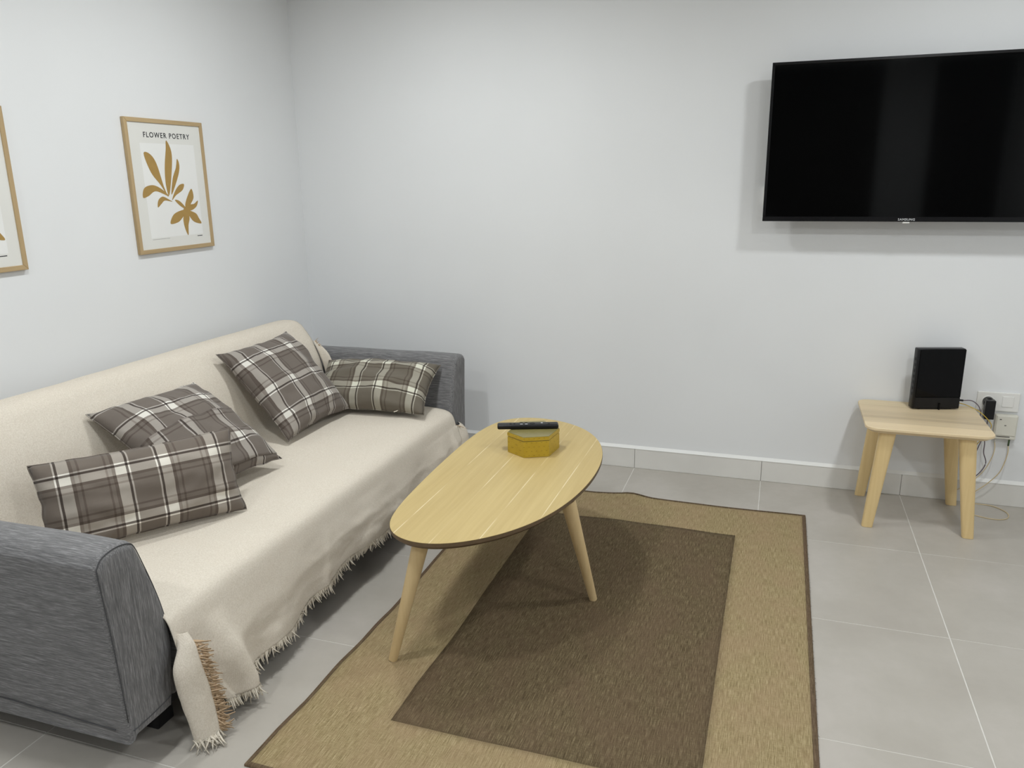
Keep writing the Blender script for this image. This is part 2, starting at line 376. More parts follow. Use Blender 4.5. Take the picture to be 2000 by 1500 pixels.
# ------------------------------------------------------------------ sofa
sofa = thing('sofa', (0.55, -1.4, 0.0), 'grey fabric two-arm sofa covered by a cream throw along the left wall', 'sofa')
armp = [(-2.470, 0.118), (-2.480, 0.36), (-2.492, 0.555), (-2.488, 0.585), (-2.470, 0.602), (-2.432, 0.609), (-2.395, 0.603), (-2.374, 0.585),
        (-2.348, 0.512), (-2.318, 0.404), (-2.303, 0.302), (-2.310, 0.22), (-2.328, 0.125), (-2.338, 0.116), (-2.40, 0.114), (-2.460, 0.113)]
PROF = [Vector((v.x, v.y)) for v in spline([(a, b, 0) for a, b in armp], 4, True)]
def arm_me(fn):
    P2 = PROF
    n = len(P2); nor = []
    for i in range(n):
        d = P2[(i+1) % n]-P2[i-1]; nor.append(Vector((d.y, -d.x)).normalized())
    area = sum(P2[i].x*P2[(i+1) % n].y-P2[(i+1) % n].x*P2[i].y for i in range(n))
    if area < 0: nor = [-q for q in nor]
    secs = []; X0, X1, rr = 0.075, 1.030, 0.020
    for k in range(5):
        a = math.pi/2*k/4; secs.append((X0+rr*(1-math.sin(a)) if False else X0+rr*(1-math.cos(a)), rr*(1-math.sin(a))))
    for k in range(1, 12): secs.append((X0+rr+(X1-X0-2*rr)*k/12, 0.0))
    for k in range(5):
        a = math.pi/2*k/4; secs.append((X1-rr*(1-math.sin(a)) if k else X1-rr, rr*(1-math.cos(a))))
    V = []; Fc = []
    for x, ins in secs:
        for q, nn in zip(P2, nor):
            cc_ = Vector((-2.405, min(max(q.y, 0.20), 0.52))); c = q+(cc_-q).normalized()*ins
            bulge = 0.004*noise.noise(Vector((x*4, c.x*7, c.y*7)))
            yy, zz = c.x+nn.x*bulge, c.y+nn.y*bulge
            V.append((x, fn(yy), zz))
    for i in range(len(secs)-1):
        for k in range(n): Fc.append((i*n+k, i*n+(k+1) % n, (i+1)*n+(k+1) % n, (i+1)*n+k))
    for b0, x in ((0, X0), ((len(secs)-1)*n, X1)):
        # end panels: rings shrinking to the middle keep the panel flat and clean
        prev = list(range(b0, b0+n))
        for sh in (0.35, 0.7):
            new = []
            for k in range(n):
                v = Vector(V[b0+k]); tz = min(max(v.z, 0.20), 0.52); tgt = Vector((x+(0.004 if b0 else 0), fn(-2.405), tz)); new.append(len(V)); V.append(tuple(v.lerp(tgt, sh)))
            for k in range(n): Fc.append((prev[k], prev[(k+1) % n], new[(k+1) % n], new[k]))
            prev = new
        Fc.append(tuple(prev))
    bm = bmesh.new(); me = mesh(V, Fc); bm.from_mesh(me); return bm2me(bm, True)
near = lambda y: y
far = lambda y: -0.305-(y+2.485)
arms = []
for fn, lb in ((near, None), (far, None)):
    a = link('arm', arm_me(fn), 'sofa', sofa); smooth_shade(a, 50); arms.append((a, fn))
for a, fn in arms:
    # stitched seams round the front panel and along the hem
    loop = []
    for q in PROF:
        if q.y > 0.135 and not (q.x > -2.40 and q.y < 0.33):
            c = q+(Vector((-2.405, min(max(q.y, 0.20), 0.52)))-q).normalized()*0.0050; loop.append(Vector((1.0248, fn(c.x), c.y)))
    i0 = min(range(len(loop)), key=lambda i: abs(loop[i].z-0.14)+(0 if abs(loop[i].y-fn(-2.47)) < 0.03 else 9)); loop = loop[i0:]+loop[:i0]
    if fn is near: link('seam', tube_me(loop, 0.0012, 6), 'seam_dark', a)
    hem = [Vector((1.031, fn(y), z)) for y, z in ((-2.462, 0.140), (-2.40, 0.142), (-2.335, 0.150))]
    link('seam', tube_me(spline(hem, 5), 0.0016, 6), 'seam_dark', a)
a = arms[0][0]
link('zip_flap_seam', tube_me(spline([(0.545, -2.4765, 0.125), (0.545, -2.4775, 0.150), (0.552, -2.478, 0.157), (0.80, -2.4775, 0.150), (0.99, -2.476, 0.143)], 8), 0.0018, 6), 'seam_dark', a)
# body under the throw
BK = [(0.080, 0.62), (0.092, 0.70), (0.120, 0.745), (0.165, 0.762), (0.219, 0.764), (0.257, 0.750), (0.286, 0.719), (0.322, 0.664), (0.352, 0.590), (0.370, 0.510), (0.385, 0.44), (0.405, 0.405)]
SEAT = [(0.45, 0.392), (0.60, 0.389), (0.75, 0.388), (0.907, 0.386), (0.960, 0.384), (1.000, 0.378), (1.028, 0.366), (1.043, 0.346), (1.054, 0.308), (1.060, 0.250)]
def shrink(pr, d):
    out = []
    for i, p in enumerate(pr):
        a, b = Vector(pr[max(i-1, 0)]), Vector(pr[min(i+1, len(pr)-1)]); t_ = (b-a).normalized(); n_ = Vector((t_.y, -t_.x))
        out.append((p[0]+n_.x*d, p[1]+n_.y*d))
    return out
def sweep_me(poly, y0, y1, smooth=True):
    bm = bmesh.new(); A = [bm.verts.new((x, y0, z)) for x, z in poly]; B = [bm.verts.new((x, y1, z)) for x, z in poly]
    n = len(poly); bm.faces.new(A); bm.faces.new(B[::-1])
    for k in range(n): bm.faces.new((A[k], A[(k+1) % n], B[(k+1) % n], B[k]))
    return bm2me(bm)
bp = shrink(BK, 0.008); bp = [(0.08, 0.16)]+bp+[(0.40, 0.16)]
o = link('backrest', sweep_me(bp, -0.502, -2.30), 'sofa', sofa); smooth_shade(o)
sp_ = shrink(SEAT, 0.008); sp_ = [(0.402, 0.25)]+[(0.41, 0.384)]+sp_[1:]+[(1.045, 0.215), (1.03, 0.20), (0.402, 0.20)]
o = link('seat_cushion', sweep_me(sp_, -0.495, -2.295), 'sofa', sofa); smooth_shade(o)
link('base', box_me(0.402, 1.0, -2.30, -0.49, 0.115, 0.20, 0.01), 'sofa', sofa)
for x in (0.16, 0.91):
    for y in (-2.275, -0.515):
        link('leg', box_me(x-0.03, x+0.03, y-0.03, y+0.03, 0.0005, 0.1148, 0.004, 2), 'black_plastic_matte', sofa)
link('rail', box_me(0.12, 0.97, -2.345, -2.245, 0.072, 0.1125, 0.002), 'black_plastic_matte', sofa)

# ------------------------------------------------------------------ cream throw
throw = thing('throw_blanket', (0.60, -1.4, 0.40), 'cream ribbed throw with fringed edge draped over sofa back and seat', 'throw')
ZB = [(-2.33, 0.060), (-2.22, 0.055), (-2.14, 0.050), (-2.08, 0.085), (-1.98, 0.080), (-1.88, 0.080), (-1.78, 0.105), (-1.5, 0.138), (-1.2, 0.122), (-0.9, 0.13), (-0.5, 0.13)]
prof_top = [(0.072, 0.48)]+BK+SEAT[:-1]
PT = [(v.x, v.y) for v in spline([(a, b, 0) for a, b in prof_top], 5)]
ND, NY = 26, 220
Y0, Y1 = -2.325, -0.490
grid = []; edge = []
def foldx(y, d):
    f = 0.056*d*math.exp(-((y+2.130+0.05*(1-d))/(0.030 if y > -2.13-0.05*(1-d) else 0.045))**2)
    f -= 0.010*d*math.exp(-((y+2.235)/0.03)**2)
    f += 0.022*d*math.exp(-((y+0.565)/0.022)**2)+0.012*d*math.exp(-((y+0.70)/0.03)**2)
    f += 0.010*d*math.exp(-((y+1.62+0.05*d)/0.02)**2)*(1-0.5*d)
    f += d*(0.007*math.sin(y*9+1)+0.005*math.sin(y*23+2*d)+0.010*noise.noise(Vector((y*5, d*2, 3)))+0.0045*noise.noise(Vector((y*14, d*5, 8)))+0.0025*noise.noise(Vector((y*30, d*11, 5))))
    return f
for j in range(NY+1):
    y = Y0+(Y1-Y0)*j/NY; col = []
    for i, (x, z) in enumerate(PT):
        wob = noise.noise(Vector((x*5, y*5, z*5)))*0.003+noise.noise(Vector((x*16, y*9, z*16)))*0.0015
        end = math.exp(-((y-Y1)/0.02)**2)
        nx = 0.6 if i < 60 else 0.0
        col.append(Vector((x+nx*wob-0.004*end, y, z+wob-0.006*end)))
    zb = interp(ZB, y)+0.004*math.sin(y*31)
    x0, z0 = PT[-1]
    for k in range(1, ND+1):
        d = k/ND; z = z0+(zb-z0)*d
        x = x0+0.020*min(1, d*2.5)+0.004*d
        ye = Y0+0.115*max(0, d-0.15)/0.85; yy = y if y > -2.05 else ye+(y-Y0)*(-2.05-ye)/(-2.05-Y0)
        col.append(Vector((x+foldx(yy, min(1, d*1.15))+(0.012*d if y < -2.28 else 0), yy, z)))
    grid.append(col); edge.append(col[-1].copy())
nn = len(grid[0]); V = [v for c in grid for v in c]; Fc = []
for j in range(NY):
    for i in range(nn-1): Fc.append((j*nn+i, j*nn+i+1, (j+1)*nn+i+1, (j+1)*nn+i))
def add_strip(V, Fc, L, Rr, n=26, mcol=12, bulge=0.03, bdir=Vector((1, 0, 0)), rip=0.0, pw=1.0):
    """hanging fold: surface between two edge curves bulging along bdir"""
    L = spline(L, 10); Rr = spline(Rr, 10); b0 = len(V); cols = len(L)
    for i in range(cols):
        tt = i/(cols-1)
        for k in range(mcol+1):
            u = k/mcol; p = L[i].lerp(Rr[i], u)
            bb = bulge*math.sin(math.pi*u**pw)*(0.5+0.5*min(1, tt*2))+rip*tt*math.sin(u*9+1)
            p = p+bdir*bb+Vector((0.002*noise.noise(p*30), 0, 0))
            V.append(p)
    for i in range(cols-1):
        for k in range(mcol): Fc.append((b0+i*(mcol+1)+k, b0+i*(mcol+1)+k+1, b0+(i+1)*(mcol+1)+k+1, b0+(i+1)*(mcol+1)+k))
    return L, Rr, [V[b0+(cols-1)*(mcol+1)+k] for k in range(mcol+1)]
s1L = [(1.050, -2.312, 0.315), (1.064, -2.328, 0.288), (1.070, -2.358, 0.235), (1.075, -2.352, 0.150), (1.085, -2.345, 0.085), (1.090, -2.340, 0.030)]
s1R = [(1.072, -2.296, 0.315), (1.090, -2.296, 0.285), (1.103, -2.296, 0.230), (1.110, -2.285, 0.150), (1.117, -2.282, 0.080), (1.122, -2.284, 0.030)]
l1, r1, b1 = add_strip(V, Fc, s1L, s1R, bulge=0.013, pw=0.7)
s2L = [(1.050, -0.497, 0.300), (1.068, -0.505, 0.24), (1.075, -0.515, 0.14)]
s2R = [(1.036, -0.425, 0.298), (1.045, -0.375, 0.255), (1.050, -0.340, 0.14)]
add_strip(V, Fc, s2L, s2R, bulge=0.028)
s3L = [(0.325, -0.497, 0.665), (0.365, -0.500, 0.580), (0.400, -0.505, 0.46)]
s3R = [(0.330, -0.470, 0.640), (0.395, -0.474, 0.590), (0.450, -0.478, 0.44)]
add_strip(V, Fc, s3L, s3R, bulge=0.018, bdir=Vector((0.6, 0.0, 0.8)))
me = mesh(V, Fc, True)
cl = link('cloth', me, 'throw', throw)
sol = cl.modifiers.new('thick', 'SOLIDIFY'); sol.thickness = 0.003; sol.offset = 0.0
def fringe(name, pts, dirv, mat, n, ln, parent, spread=0.35, wid=0.0022, floor_z=0.002):
    V = []; Fc = []; L = len(pts)-1
    for s in range(n):
        u = (s+R.uniform(-0.4, 0.4))/n*L; u = min(max(u, 0), L-1e-4); i = int(u); p = pts[i].lerp(pts[i+1], u-i)
        al = (pts[i+1]-pts[i]).normalized()
        d = (dirv+al*R.gauss(0, spread)+Vector((R.gauss(0, .25), R.gauss(0, .1), R.gauss(0, .1)))).normalized()
        le = ln*R.uniform(0.65, 1.2); side = al*wid*R.uniform(0.7, 1.2); nrm = d.cross(al).normalized()*wid
        bend = Vector((R.gauss(0, 1), R.gauss(0, 1), R.gauss(0, .5)))*le*0.18
        b0 = len(V)
        for k in range(4):
            q = k/3; c = p-d*0.004+d*(le*q)+bend*q*q
            if c.z < floor_z: c.z = floor_z+R.uniform(0, .004)
            tw = 1-0.6*q
            V += [c-side*tw, c+side*tw, c+nrm*tw]
        for k in range(3):
            for a, b in ((0, 1), (1, 2), (2, 0)): Fc.append((b0+k*3+a, b0+k*3+b, b0+k*3+3+b, b0+k*3+3+a))
        Fc.append((b0+9, b0+10, b0+11))
    o = link(name, mesh(V, Fc, True), mat, parent); o['kind'] = 'stuff'; return o
fringe('fringe', edge, Vector((0.10, 0, -1)), 'fringe_cream', 560, 0.030, throw, 0.20, 0.0040)
fringe('fringe', b1, Vector((0.35, -0.15, -0.8)), 'fringe_cream', 44, 0.036, throw, 0.7, 0.0042)
fringe('fringe', r1[8:], Vector((0.35, 0.75, -0.45)), 'fringe_tan', 110, 0.032, throw, 0.25, 0.0036)
fringe('fringe', [p+Vector((0.006, 0.012, 0)) for p in r1[14:]], Vector((0.35, 0.75, -0.45)), 'fringe_tan', 70, 0.026, throw, 0.25, 0.0036)
fringe('fringe', [Vector(p) for p in ((0.335, -0.492, 0.665), (0.375, -0.492, 0.585), (0.415, -0.494, 0.48))], Vector((0.5, 0.2, 0.5)), 'fringe_tan', 36, 0.018, throw)
fringe('fringe', [Vector(p) for p in ((1.052, -0.49, 0.305), (1.085, -0.47, 0.285))], Vector((0.6, 0.2, -0.3)), 'fringe_tan', 10, 0.018, throw)

# ------------------------------------------------------------------ cushions
def cushion(name, corners, thick, back, matname, label, seed, flap=None, sag=0.0, pull=0.085):
    TL, TR, BR, BL = [Vector(c) for c in corners]
    C = (TL+TR+BR+BL)/4; ex = ((TR-TL)+(BR-BL)).normalized(); ey = (TL-BL)+(TR-BR); ey = (ey-ex*ey.dot(ex)).normalized(); ez = ex.cross(ey)
    W = ((TR-TL).length+(BR-BL).length)/2; H = ((TL-BL).length+(TR-BR).length)/2
    N = 40
    def P(u, v, s):
        x = u*W/2*(1-pull*(1-v*v)*abs(u)**3); y = v*H/2*(1-pull*1.15*(1-u*u)*abs(v)**3)
        e = ((1-abs(u)**2.2)*(1-abs(v)**2.2))
        z = max(e, 0)**0.46*(thick if s > 0 else back)
        wr = noise.noise(Vector((u*2.6+seed, v*2.6, seed*2.1)))*0.016+noise.noise(Vector((u*6+seed, v*5, s*3)))*0.007
        cr = (abs(u)*abs(v))**2*noise.noise(Vector((u*11, v*11, seed)))*0.012
        z += (wr+cr)*min(1, e*4)
        x += 0.004*noise.noise(Vector((v*4, seed, 1)))*u; y += 0.005*noise.noise(Vector((u*4, seed, 5)))*v - sag*(1-u*u)*(1 if v > 0 else 0)*v
        return Vector((x, y, s*z if s < 0 else z))
    V = []; Fc = []; idx = {}
    for s in (1, -1):
        for i in range(N+1):
            for j in range(N+1):
                u, v = -1+2*i/N, -1+2*j/N
                u = math.copysign(abs(u)**0.85, u); v = math.copysign(abs(v)**0.85, v)
                bd = i in (0, N) or j in (0, N)
                if s < 0 and bd: idx[s, i, j] = idx[1, i, j]; continue
                idx[s, i, j] = len(V); p = P(u, v, s)
                if bd: p.z = 0.003*noise.noise(Vector((u*5, v*5, seed)))
                V.append(p)
        for i in range(N):
            for j in range(N):
                q = (idx[s, i, j], idx[s, i+1, j], idx[s, i+1, j+1], idx[s, i, j+1]); Fc.append(q if s > 0 else q[::-1])
    mw = Matrix.Translation(C) @ Matrix((ex, ey, ez)).transposed().to_4x4()
    root = bpy.data.objects.new(name, None); COL.objects.link(root); root.matrix_world = mw; root.empty_display_size = 0.05
    tag(root, label, 'cushion', 'plaid cushions on the sofa')
    def part(nm, me, mt):
        o = bpy.data.objects.new(nm, me); COL.objects.link(o); me.materials.append(M[mt]); o.parent = root; return o
    part('cover', mesh(V, Fc, True), matname)
    # stitched edge
    rim = [V[idx[1, i, 0]] for i in range(N)]+[V[idx[1, N, j]] for j in range(N)]+[V[idx[1, N-i, N]] for i in range(N)]+[V[idx[1, 0, N-j]] for j in range(N)]
    rim.append(rim[0].copy()); part('edge_seam', tube_me(rim, 0.0022, 5, False), matname)
    if flap:
        FV = []; FF = []; n1, n2 = 36, 20
        for i in range(n1+1):
            for j in range(n2+1):
                u = -0.965+1.93*i/n1; v = -0.93+(flap+0.93)*j/n2; p = P(u, v, 1); p.z += 0.0035+0.003*(j == n2)*0+0.004*max(0, j/n2-0.8)*(1-u*u); FV.append(p)
        for i in range(n1):
            for j in range(n2): a_ = i*(n2+1)+j; FF.append((a_, a_+n2+1, a_+n2+2, a_+1))
        o = part('closure_flap', mesh(FV, FF, True), matname+'_flap'); sm = o.modifiers.new('t', 'SOLIDIFY'); sm.thickness = 0.003; sm.offset = -1
    return root, part, P
plaid('plaid_a', -0.130, -0.002, (1.0, 0.98, 0.95)); plaid('plaid_b', 0.055, 0.030); plaid('plaid_b_flap', 0.02, -0.04); plaid('plaid_c', 0.012, 0.055); plaid('plaid_d', -0.126, 0.012, (0.96, 0.98, 0.90))
cushion('scatter_cushion', [(0.331, -1.831, 0.688), (0.361, -1.367, 0.679), (0.745, -1.401, 0.429), (0.712, -1.866, 0.436)], 0.085, 0.022, 'plaid_b',
        'square brown plaid cushion with a flap closure slumped low against the sofa back', 2.0, flap=0.08)
cushion('scatter_cushion', [(0.318, -1.171, 0.744), (0.331, -0.716, 0.751), (0.638, -0.720, 0.418), (0.623, -1.183, 0.410)], 0.088, 0.045, 'plaid_c',
        'square brown plaid cushion leaning high against the sofa back, middle of the cushions', 5.0)
cushion('lumbar_cushion', [(0.458, -2.166, 0.643), (0.786, -1.710, 0.647), (0.858, -1.761, 0.396), (0.530, -2.216, 0.396)], 0.082, 0.018, 'plaid_a',
        'oblong brown plaid cushion nearest the viewer beside the grey arm', 9.0, pull=0.055)
rt_, part, P = cushion('lumbar_cushion', [(0.409, -0.505, 0.576), (0.965, -0.447, 0.573), (0.992, -0.704, 0.411), (0.437, -0.763, 0.414)], 0.090, 0.022, 'plaid_d',
        'oblong grey-green plaid cushion leaning on the far sofa arm', 13.0, pull=0.075)
part('zip_pull', tube_me([(0.16, -0.135, 0.004), (0.155, -0.150, 0.012), (0.146, -0.160, 0.016)], 0.0018, 6), 'fringe_cream')

# ------------------------------------------------------------------ rug
XL = [(-2.345, 1.243), (-2.21, 1.243), (-2.08, 1.250), (-1.905, 1.246), (-1.81, 1.252), (-1.68, 1.259), (-1.52, 1.257), (-1.2, 1.25), (-0.38, 1.25)]
YT = [(1.25, -0.39), (1.684, -0.388), (1.776, -0.373), (1.845, -0.365), (1.941, -0.378), (2.234, -0.390), (2.598, -0.380)]
XR, YB = 2.597, -2.345
rug = thing('rug', (1.92, -1.36, 0.0), 'flat-woven rug with dark brown centre and tan border under the coffee table', 'rug')
def rugp(x, y):
    u = (x-1.245)/(XR-1.245); v = (y-YB)/(-0.385-YB)
    xl = interp(XL, y); yt = interp(YT, x)
    px = x+(xl-1.245)*(1-u)**2; py = y+(yt+0.385)*v**2
    hz = 0.006+0.0025*noise.noise(Vector((x*4, y*4, 1)))*1.0
    hz += 0.010*math.exp(-((x-1.86)/0.06)**2-((y+0.37)/0.05)**2)+0.008*math.exp(-((x-1.25)/0.05)**2-((y+1.68)/0.07)**2)
    return Vector((px, py, max(hz, 0.0045)))
BX0, BX1, BY0, BY1 = 1.513, 2.327, -2.088, -0.660
def lin(a, b, n): return [a+(b-a)*i/n for i in range(n+1)]
gx = lin(1.245, BX0, 10)+lin(BX0, BX1, 28)[1:]+lin(BX1, XR, 10)[1:]
gy = lin(YB, BY0, 10)+lin(BY0, BY1, 44)[1:]+lin(BY1, -0.385, 10)[1:]
for nm, mt, inside in (('centre_field', 'rug_field', True), ('border', 'rug_border', False)):
    V = []; Fc = []; ids = {}
    def vid(i, j):
        if (i, j) not in ids: ids[i, j] = len(V); V.append(rugp(gx[i], gy[j]))
        return ids[i, j]
    for i in range(len(gx)-1):
        for j in range(len(gy)-1):
            cx, cy = (gx[i]+gx[i+1])/2, (gy[j]+gy[j+1])/2
            if (BX0 < cx < BX1 and BY0 < cy < BY1) == inside: Fc.append((vid(i, j), vid(i+1, j), vid(i+1, j+1), vid(i, j+1)))
    o = link(nm, mesh(V, Fc, True), mt, rug); sm = o.modifiers.new('t', 'SOLIDIFY'); sm.thickness = 0.004; sm.offset = -1
def binding(path, wd, inward):
    V = []; Fc = []
    for k, p in enumerate(path):
        a = p+inward*wd; pts = [(a.x, a.y, a.z+0.0012), (p.x, p.y, p.z+0.0016), (p.x-inward.x*0.002, p.y-inward.y*0.002, p.z-0.002), (p.x-inward.x*0.002, p.y-inward.y*0.002, 0.0005)]
        V += pts
    for k in range(len(path)-1):
        for i in range(3): Fc.append((k*4+i, k*4+i+1, (k+1)*4+i+1, (k+1)*4+i))
    link('edge_binding', mesh(V, Fc, True), 'rug_binding', rug)
binding([rugp(1.245, y) for y in gy], 0.010, Vector((1, 0, 0)))
binding([rugp(XR, y) for y in gy], 0.012, Vector((-1, 0, 0)))
binding([rugp(x, -0.385) for x in gx], 0.008, Vector((0, -1, 0)))
binding([rugp(x, YB) for x in gx], 0.010, Vector((0, 1, 0)))
fr = [rugp(XR, y)+Vector((-0.001, 0, -0.001)) for y in gy]
fringe('edge_whiskers', fr, Vector((1, 0, -0.3)), 'rug_binding', 420, 0.008, rug, 0.5, 0.0010, 0.001)

# ------------------------------------------------------------------ coffee table
TZ = 0.430
TT = [(1.368, -1.787), (1.404, -1.841), (1.475, -1.884), (1.542, -1.884), (1.605, -1.862), (1.680, -1.810), (1.750, -1.735), (1.809, -1.634), (1.852, -1.503), (1.877, -1.343), (1.880, -1.172), (1.866, -1.041), (1.836, -0.933), (1.788, -0.825), (1.717, -0.740), (1.624, -0.680), (1.518, -0.655), (1.420, -0.672), (1.355, -0.730), (1.325, -0.835), (1.319, -1.024), (1.326, -1.241), (1.338, -1.482), (1.350, -1.676)]
sm_ = [Vector((a, b, 0)) for a, b in TT]
for _ in range(2): sm_ = [(sm_[i-1]+2*sm_[i]+sm_[(i+1) % len(sm_)])/4 for i in range(len(sm_))]
cen = sum(sm_, Vector())/len(sm_); sm_ = [cen+(p-cen)*1.012 for p in sm_]
outl = [(p.x, p.y) for p in spline(sm_, 5, True)]
table = thing('coffee_table', (1.60, -1.27, 0.0), 'egg-shaped light oak coffee table with slanted tapered legs on the rug', 'table')
def inset(poly, d):
    n = len(poly); out = []
    ar = sum(poly[i][0]*poly[(i+1) % n][1]-poly[(i+1) % n][0]*poly[i][1] for i in range(n))
    for i in range(n):
        t_ = Vector(poly[(i+1) % n])-Vector(poly[i-1]); nn_ = Vector((-t_.y, t_.x)).normalized()*(1 if ar > 0 else -1)
        out.append((poly[i][0]+nn_.x*d, poly[i][1]+nn_.y*d))
    return out
link('tabletop', prism_me(inset(outl, 0.0006), TZ-0.003, TZ), 'oak_top', table, (1.60, -1.27, TZ))
bm = bmesh.new(); n = len(outl); lv = [(outl, TZ-0.0008), (outl, TZ-0.012), (inset(outl, 0.010), TZ-0.022), (inset(outl, 0.030), TZ-0.022)]
rings = [[bm.verts.new((x, y, z)) for x, y in pl] for pl, z in lv]
for a, b in zip(rings, rings[1:]):
    for k in range(n): bm.faces.new((a[k], a[(k+1) % n], b[(k+1) % n], b[k]))
bm.faces.new(rings[-1])
o = link('edge_band', bm2me(bm), 'dark_edge', table); smooth_shade(o, 35)
RZ = 0.0075
for (bx, by), (tx, ty) in (((1.396, -1.838), (1.500, -1.815)), ((1.894, -1.317), (1.830, -1.425)), ((1.385, -0.74), (1.45, -0.80))):
    RZ = rugp(bx, by).z+0.0012 if bx > 1.25 else 0.0075
    pth = [Vector((bx, by, RZ)).lerp(Vector((tx, ty, TZ-0.020)), k/10) for k in range(11)]
    o = link('leg', tube_me(pth, lambda u: 0.0135+0.0115*u, 16), 'oak_leg', table); smooth_shade(o, 40)

# hexagonal box and remote on the table
hexb = [(1.516, -1.103), (1.594, -1.150), (1.678, -1.109), (1.688, -1.004), (1.607, -0.932), (1.520, -0.970)]
hb = thing('hexagonal_box', (1.60, -1.045, TZ), 'gold hexagonal tin box with olive lid on the coffee table', 'box')
link('body', prism_me(inset(hexb, 0.0012), TZ+0.0003, TZ+0.0605, 0.001, 1), 'box_gold', hb)
link('neck', prism_me(inset(hexb, 0.004), TZ+0.0600, TZ+0.0640), 'lid_olive', hb)
link('lid_rim', prism_me(hexb, TZ+0.0630, TZ+0.0765, 0.0012, 2), 'box_gold', hb)
link('lid_top', prism_me(inset(hexb, 0.002), TZ+0.0762, TZ+0.0780, 0.0006, 1), 'lid_olive', hb)
a_, b_ = Vector((1.468, -1.075, TZ+0.0785)), Vector((1.682, -1.000, TZ+0.0785)); ax = (b_-a_).normalized(); ay = Vector((0, 0, 1)).cross(ax)
rc = (a_+b_)/2; RM = Matrix.Translation(rc) @ Matrix((ax, ay, Vector((0, 0, 1)))).transposed().to_4x4()
Lr = (b_-a_).length/2
rem = thing('remote_control', tuple(rc), 'slim black remote control lying across the gold box', 'remote control')
link('body', box_me(-Lr, Lr, -0.020, 0.020, 0.0, 0.017, 0.006, 3, True, RM), 'black_plastic', rem)
for bx, by, sx_, sy_, mt in ((0.052, 0.004, 0.0045, 0.0045, 'button_grey'), (-0.006, -0.008, 0.006, 0.003, 'button_grey'), (-0.024, -0.008, 0.006, 0.003, 'button_grey'), (-0.006, 0.008, 0.006, 0.003, 'black_plastic_matte'), (-0.024, 0.008, 0.006, 0.003, 'black_plastic_matte'),
                             (0.016, 0.0, 0.011, 0.011, 'black_plastic_matte'), (0.078, -0.006, 0.004, 0.004, 'black_plastic_matte'), (-0.05, 0.0, 0.004, 0.008, 'black_plastic_matte'), (-0.064, 0.0, 0.004, 0.008, 'black_plastic_matte')):
    bm = bmesh.new(); bmesh.ops.create_cone(bm, cap_ends=True, segments=18, radius1=1, radius2=0.85, depth=0.002)
    bm.transform(RM @ Matrix.Translation((bx, by, 0.0175)) @ Matrix.Diagonal((sx_, sy_, 1, 1)))
    link('button', bm2me(bm), mt, rem)

# ------------------------------------------------------------------ stool
SZ = 0.437
stool = thing('side_table', (3.02, -0.23, 0.0), 'small square light ash side table with chunky splayed legs against the wall', 'table')
X0s, X1s, Y0s, Y1s, rc_ = 2.790, 3.247, -0.447, -0.014, 0.045
def rrect(x0, x1, y0, y1, r, n=7):
    out = []
    for cx, cy, a0 in ((x1-r, y1-r, 0), (x0+r, y1-r, 90), (x0+r, y0+r, 180), (x1-r, y0+r, 270)):
        for k in range(n+1):
            a = math.radians(a0+90*k/n); out.append((cx+r*math.cos(a), cy+r*math.sin(a)))
    return out
def clip(poly, ya, yb):
    for yy, sgn in ((ya, 1), (yb, -1)):
        out = []
        for i in range(len(poly)):
            p, q = poly[i], poly[(i+1) % len(poly)]; dp, dq = (p[1]-yy)*sgn, (q[1]-yy)*sgn
            if dp >= 0: out.append(p)
            if dp*dq < 0: u = dp/(dp-dq); out.append((p[0]+(q[0]-p[0])*u, yy))
        poly = out
    res = []
    for p in poly:
        if not res or (Vector(p)-Vector(res[-1])).length > 1e-5: res.append(p)
    if (Vector(res[0])-Vector(res[-1])).length < 1e-5: res.pop()
    return res
full = rrect(X0s, X1s, Y0s, Y1s, rc_)
cuts = [Y0s-0.001, -0.362, -0.300, -0.262, -0.180, -0.095, Y1s+0.001]
for k, mt in enumerate(('ash_plank_0', 'ash_plank_1', 'ash_plank_2', 'ash_plank_3', 'ash_plank_1', 'ash_plank_4')):
    pl = clip(full, cuts[k]+(0.0002 if k else 0), cuts[k+1]-0.0002)
    # board with chamfered underside along the outer edge
    bm = bmesh.new(); n = len(pl)
    cx, cy = (X0s+X1s)/2, (Y0s+Y1s)/2
    def shr(p, d): return (p[0]+math.copysign(min(d, abs(p[0]-cx)), cx-p[0]) if abs(p[0]-cx) > 0.17 else p[0], p[1]+math.copysign(d, cy-p[1]) if abs(p[1]-cy) > 0.165 and k in (0, 5) and (abs(p[1]-Y0s) < 0.05 or abs(p[1]-Y1s) < 0.05) else p[1])
    lv = [([shr(p, 0.0015) for p in pl], SZ), (pl, SZ-0.002), (pl, SZ-0.010), ([shr(p, 0.016) for p in pl], SZ-0.024)]
    rings = [[bm.verts.new((x, y, z)) for x, y in q] for q, z in lv]
    bm.faces.new(rings[0])
    for a, b in zip(rings, rings[1:]):
        for i in range(n): bm.faces.new((a[i], a[(i+1) % n], b[(i+1) % n], b[i]))
    bm.faces.new(rings[-1][::-1])
    link('top_board', bm2me(bm), mt, stool)
